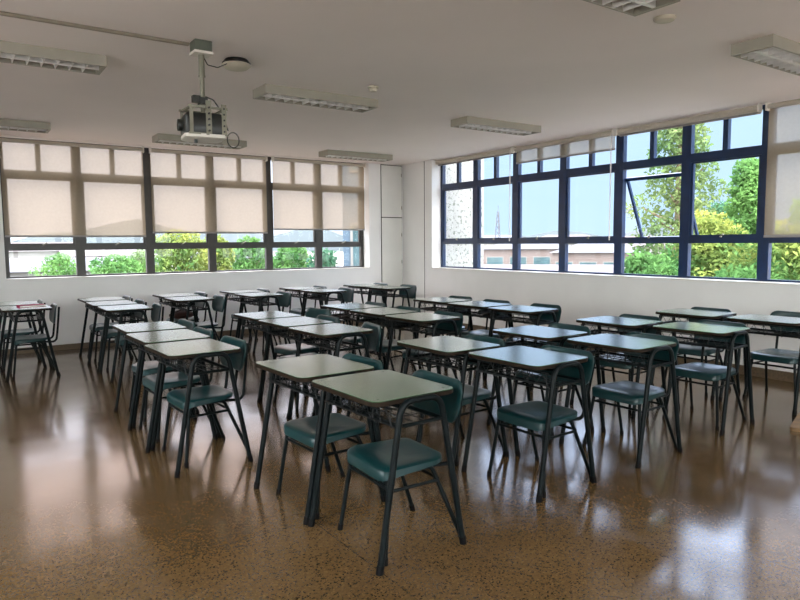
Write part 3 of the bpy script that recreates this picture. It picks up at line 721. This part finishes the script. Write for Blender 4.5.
# houses
hx = at(575, 34)
house(hx[0], hx[1]-0.5, 17, 8, 3.0, bearing(575)+0, M['ext_white'], M['ext_roof'], 'long white building with a row of windows beyond the window wall', nwin=8, rh=0.9)
hx = at(492, 52); house(hx[0], hx[1], 9, 8, 2.6, bearing(505), M['ext_blue'], M['ext_roof2'], 'pale blue-grey building left of the long white one', nwin=3, roof='flat')
k = 0
for u, dist, w, h, wm, rm, lab in ((485, 150, 22, 6.2, 'ext_white', 'ext_roof2', 'distant pale house under the antenna tower'),
        (530, 98, 13, 5.2, 'ext_pink', 'ext_roof2', 'distant pinkish house right of the antenna tower'),
        (566, 128, 16, 5.9, 'ext_white', 'ext_roof', 'distant white house with a brown roof, second right of the tower'),
        (600, 78, 10, 5.0, 'ext_pink', 'ext_roof2', 'distant pink house just left of the tall slender tree'),
        (640, 108, 16, 5.4, 'ext_white', 'ext_roof', 'distant white house seen through the tilted-open window')):
    hx = at(u, dist); house(hx[0], hx[1], w, 9, h-1.2, bearing(u), M[wm], M[rm], lab, nwin=4, rh=1.6, roof='hip', group='distant houses beyond the window wall')
for u, dist, w, h, wm, rm, lab, rh in ((34, 36, 12, 2.3, 'ext_pink', 'ext_roof', 'pink-walled low house seen through the far-left pane', 0.9),
        (22, 24.5, 3.6, 1.9, 'ext_white', 'ext_red', 'small shed with a red roof at the far-left pane', 0.25),
        (66, 50, 12, 3.4, 'ext_white', 'ext_roof2', 'white house with a grey roof above the pink-walled one', 0.8),
        (10, 84, 12, 4.4, 'ext_white', 'ext_roof', 'white house with a brown roof beyond the far-left pane', 1.0),
        (118, 70, 9, 4.0, 'ext_pink', 'ext_roof', 'pinkish house behind the round bright green tree', 1.0),
        (238, 58, 9, 3.6, 'ext_white', 'ext_roof2', 'white house behind the yellow trees', 0.8),
        (306, 44, 7, 2.7, 'ext_white', 'ext_roof2', 'white flat house below the right-hand back blind', 0.8)):
    hx = at(u, dist); house(hx[0], hx[1], w, 6, h, bearing(u), M[wm], M[rm], lab, nwin=4, rh=rh, group='houses behind the back windows')
hx = at(407, 22); house(hx[0], hx[1], 3.9, 4, 9.5, bearing(407), M['ext_blue'], M['ext_roof2'], 'tall pale blue house at the right end of the back windows', nwin=2, floors=3, roof='flat')
# antenna tower
tx = at(498, 120); tw = empty('antenna_tower', (tx[0], tx[1], ZG)); tag(tw, 'thin lattice antenna tower on the horizon beyond the corner panes', 'tower')
lt_ = MB()
for i in range(3):
    a = i*2*PI/3; lt_.tube([(1.0*math.cos(a), 1.0*math.sin(a), 0), (0.15*math.cos(a), 0.15*math.sin(a), 10.5)], 0.07, 5)
for z in range(0, 10):
    r0 = 1.0-0.085*z; r1 = 1.0-0.085*(z+1)
    for i in range(3):
        a = i*2*PI/3; b = (i+1)*2*PI/3; lt_.tube([(r0*math.cos(a), r0*math.sin(a), z), (r1*math.cos(b), r1*math.sin(b), z+1)], 0.04, 4)
lt_.build('lattice', M['ext_roof2'], tw)
MB().tube([(0, 0, 10.4), (0, 0, 11.6)], 0.05, 5).build('mast', M['ext_roof2'], tw)
# hills
hm = MB(); ring0, ring1 = [], []
for i in range(90):
    a = math.radians(-40+i*2.2); r = 380
    hh = 4+5*math.sin(i*0.31)+3*math.sin(i*0.83+1)+2*math.sin(i*1.9)
    hm.v += [(r*math.sin(a), r*math.cos(a), ZG-1), (r*math.sin(a), r*math.cos(a), 2+max(0.5, hh)), ((r+60)*math.sin(a), (r+60)*math.cos(a), ZG-1)]
for i in range(89):
    hm.f += [(3*i, 3*i+3, 3*i+4, 3*i+1), (3*i+1, 3*i+4, 3*i+5, 3*i+2)]
structure(hm.build('hills', M['hills']))

# ------------------------------------------------------------------ brown bag, dark bundle, board
bg = empty('shoulder_bag', (2.60*0.972+0.08, 9.32*0.972, 0.0)); tag(bg, 'dark brown bag lying on the chair at the rear desk under the middle blind', 'bag')
bg.location.z = 0.425
R = []
for i in range(13):
    t = i/12; x = -0.16+0.32*t; s = math.sin(PI*min(max(t, 0.04), 0.96))**0.45
    R.append([(x, 0.19*s*math.cos(2*PI*j/20), 0.065*(1-0.1*math.cos(5*t))+0.062*s*math.sin(2*PI*j/20)) for j in range(20)])
MB().rings(R).build('bag_body', M['bag'], bg)
MB().tube(fillet([(-0.12, -0.10, 0.11), (-0.04, -0.13, 0.15), (0.06, -0.08, 0.14), (0.12, -0.02, 0.10)], 0.05, 5), 0.008, 6).build('strap', M['bag'], bg)

pc = empty('pencil_case', (4.93, 5.46, 0.642), 0.2); tag(pc, 'small dark pencil case in the wire basket of a desk below the window wall', 'pencil case')
MB().rings([[(x, 0.035*q*math.cos(2*PI*j/14), 0.030+0.026*q*math.sin(2*PI*j/14)) for j in range(14)] for x, q in ((-0.1, 0.5), (-0.09, 0.9), (0, 1.0), (0.09, 0.9), (0.1, 0.5))]).build('case_body', M['black'], pc)
MB().box(-0.08, 0.08, -0.003, 0.003, 0.0545, 0.0575).build('zip', M['grey'], pc, smooth=False)

fb_ = MB().rings([[(x, y, z) for x, y in rrect(0.55, 0.42, 0.03)] for z in (0.0, 0.028)]).build('wooden_board', M['board'])
tag(fb_, 'flat brown wooden board lying on the floor at the right picture edge', 'board')
fb_.location = (5.55, 2.20, 0.0); fb_.rotation_euler.z = 0.3

# ------------------------------------------------------------------ light
SKY_CYAN = (0.395, 0.51, 0.70); SKY_FILL = (4.5, 4.35, 4.1)
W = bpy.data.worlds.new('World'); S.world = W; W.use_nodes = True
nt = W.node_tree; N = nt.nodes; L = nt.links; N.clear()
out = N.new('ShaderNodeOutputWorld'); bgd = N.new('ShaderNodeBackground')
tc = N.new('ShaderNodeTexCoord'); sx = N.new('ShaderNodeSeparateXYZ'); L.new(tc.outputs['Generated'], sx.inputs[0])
def ramp(src, stops):
    c = N.new('ShaderNodeValToRGB'); e = c.color_ramp.elements
    e[0].position = stops[0][0]; e[0].color = (*stops[0][1], 1); e[1].position = stops[-1][0]; e[1].color = (*stops[-1][1], 1)
    for p, q in stops[1:-1]:
        k = e.new(p); k.color = (*q, 1)
    L.new(src, c.inputs['Fac']); return c
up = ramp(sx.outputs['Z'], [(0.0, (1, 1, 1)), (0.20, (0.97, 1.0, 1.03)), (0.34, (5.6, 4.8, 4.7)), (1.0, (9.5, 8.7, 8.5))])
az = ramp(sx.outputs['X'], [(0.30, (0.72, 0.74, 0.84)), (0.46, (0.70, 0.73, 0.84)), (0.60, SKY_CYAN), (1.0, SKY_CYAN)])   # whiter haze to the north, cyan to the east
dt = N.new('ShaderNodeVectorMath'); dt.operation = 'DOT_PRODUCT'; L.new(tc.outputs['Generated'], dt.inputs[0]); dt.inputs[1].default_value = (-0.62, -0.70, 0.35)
sky_fill = ramp(dt.outputs['Value'], [(0.0, (0, 0, 0)), (0.12, (0, 0, 0)), (0.75, SKY_FILL), (1.0, SKY_FILL)])             # sky brightened on the unseen side as added fill for the room
def mixn(bt, a_, b_, f_=1.0):
    m_ = N.new('ShaderNodeMix'); m_.data_type = 'RGBA'; m_.blend_type = bt; m_.inputs['Factor'].default_value = f_
    m_.clamp_result = False; L.new(a_, m_.inputs['A']); L.new(b_, m_.inputs['B']); return m_.outputs['Result']
c1 = mixn('MULTIPLY', up.outputs[0], az.outputs[0]); c2 = mixn('ADD', c1, sky_fill.outputs[0])
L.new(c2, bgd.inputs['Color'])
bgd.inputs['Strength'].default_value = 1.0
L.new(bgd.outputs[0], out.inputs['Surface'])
sun = bpy.data.lights.new('sun', 'SUN'); sun.energy = 1.0; sun.color = (1.0, 0.95, 0.86); sun.angle = math.radians(1.0)
so = bpy.data.objects.new('sun', sun); COL.objects.link(so)
so.rotation_euler = Vector((0.45, 0.55, -1.0)).to_track_quat('-Z', 'Y').to_euler()
# ------------------------------------------------------------------ camera
yaw, pit, rol = 0.605, 0.0883, -0.0074
f = Vector((math.sin(yaw)*math.cos(pit), math.cos(yaw)*math.cos(pit), -math.sin(pit)))
r = Vector((math.cos(yaw), -math.sin(yaw), 0)); u = r.cross(f)
r2 = r*math.cos(rol)+u*math.sin(rol); u2 = -r*math.sin(rol)+u*math.cos(rol)
cam = bpy.data.cameras.new('camera'); cam.sensor_width = 36; cam.lens = 650.35/800*36; cam.clip_start = 0.05; cam.clip_end = 2000
co = bpy.data.objects.new('camera', cam); COL.objects.link(co)
mw = Matrix((r2, u2, -f)).transposed().to_4x4(); mw.translation = Vector((0, 0, 1.46)); co.matrix_world = mw
S.camera = co
S.view_settings.view_transform = 'Standard'; S.view_settings.look = 'None'; S.view_settings.gamma = 1; S.view_settings.use_curve_mapping = False
S.view_settings.exposure = 1.0
S.cycles.use_denoising = True
S.cycles.max_bounces = 12; S.cycles.diffuse_bounces = 8; S.cycles.transparent_max_bounces = 16; S.cycles.sample_clamp_indirect = 6
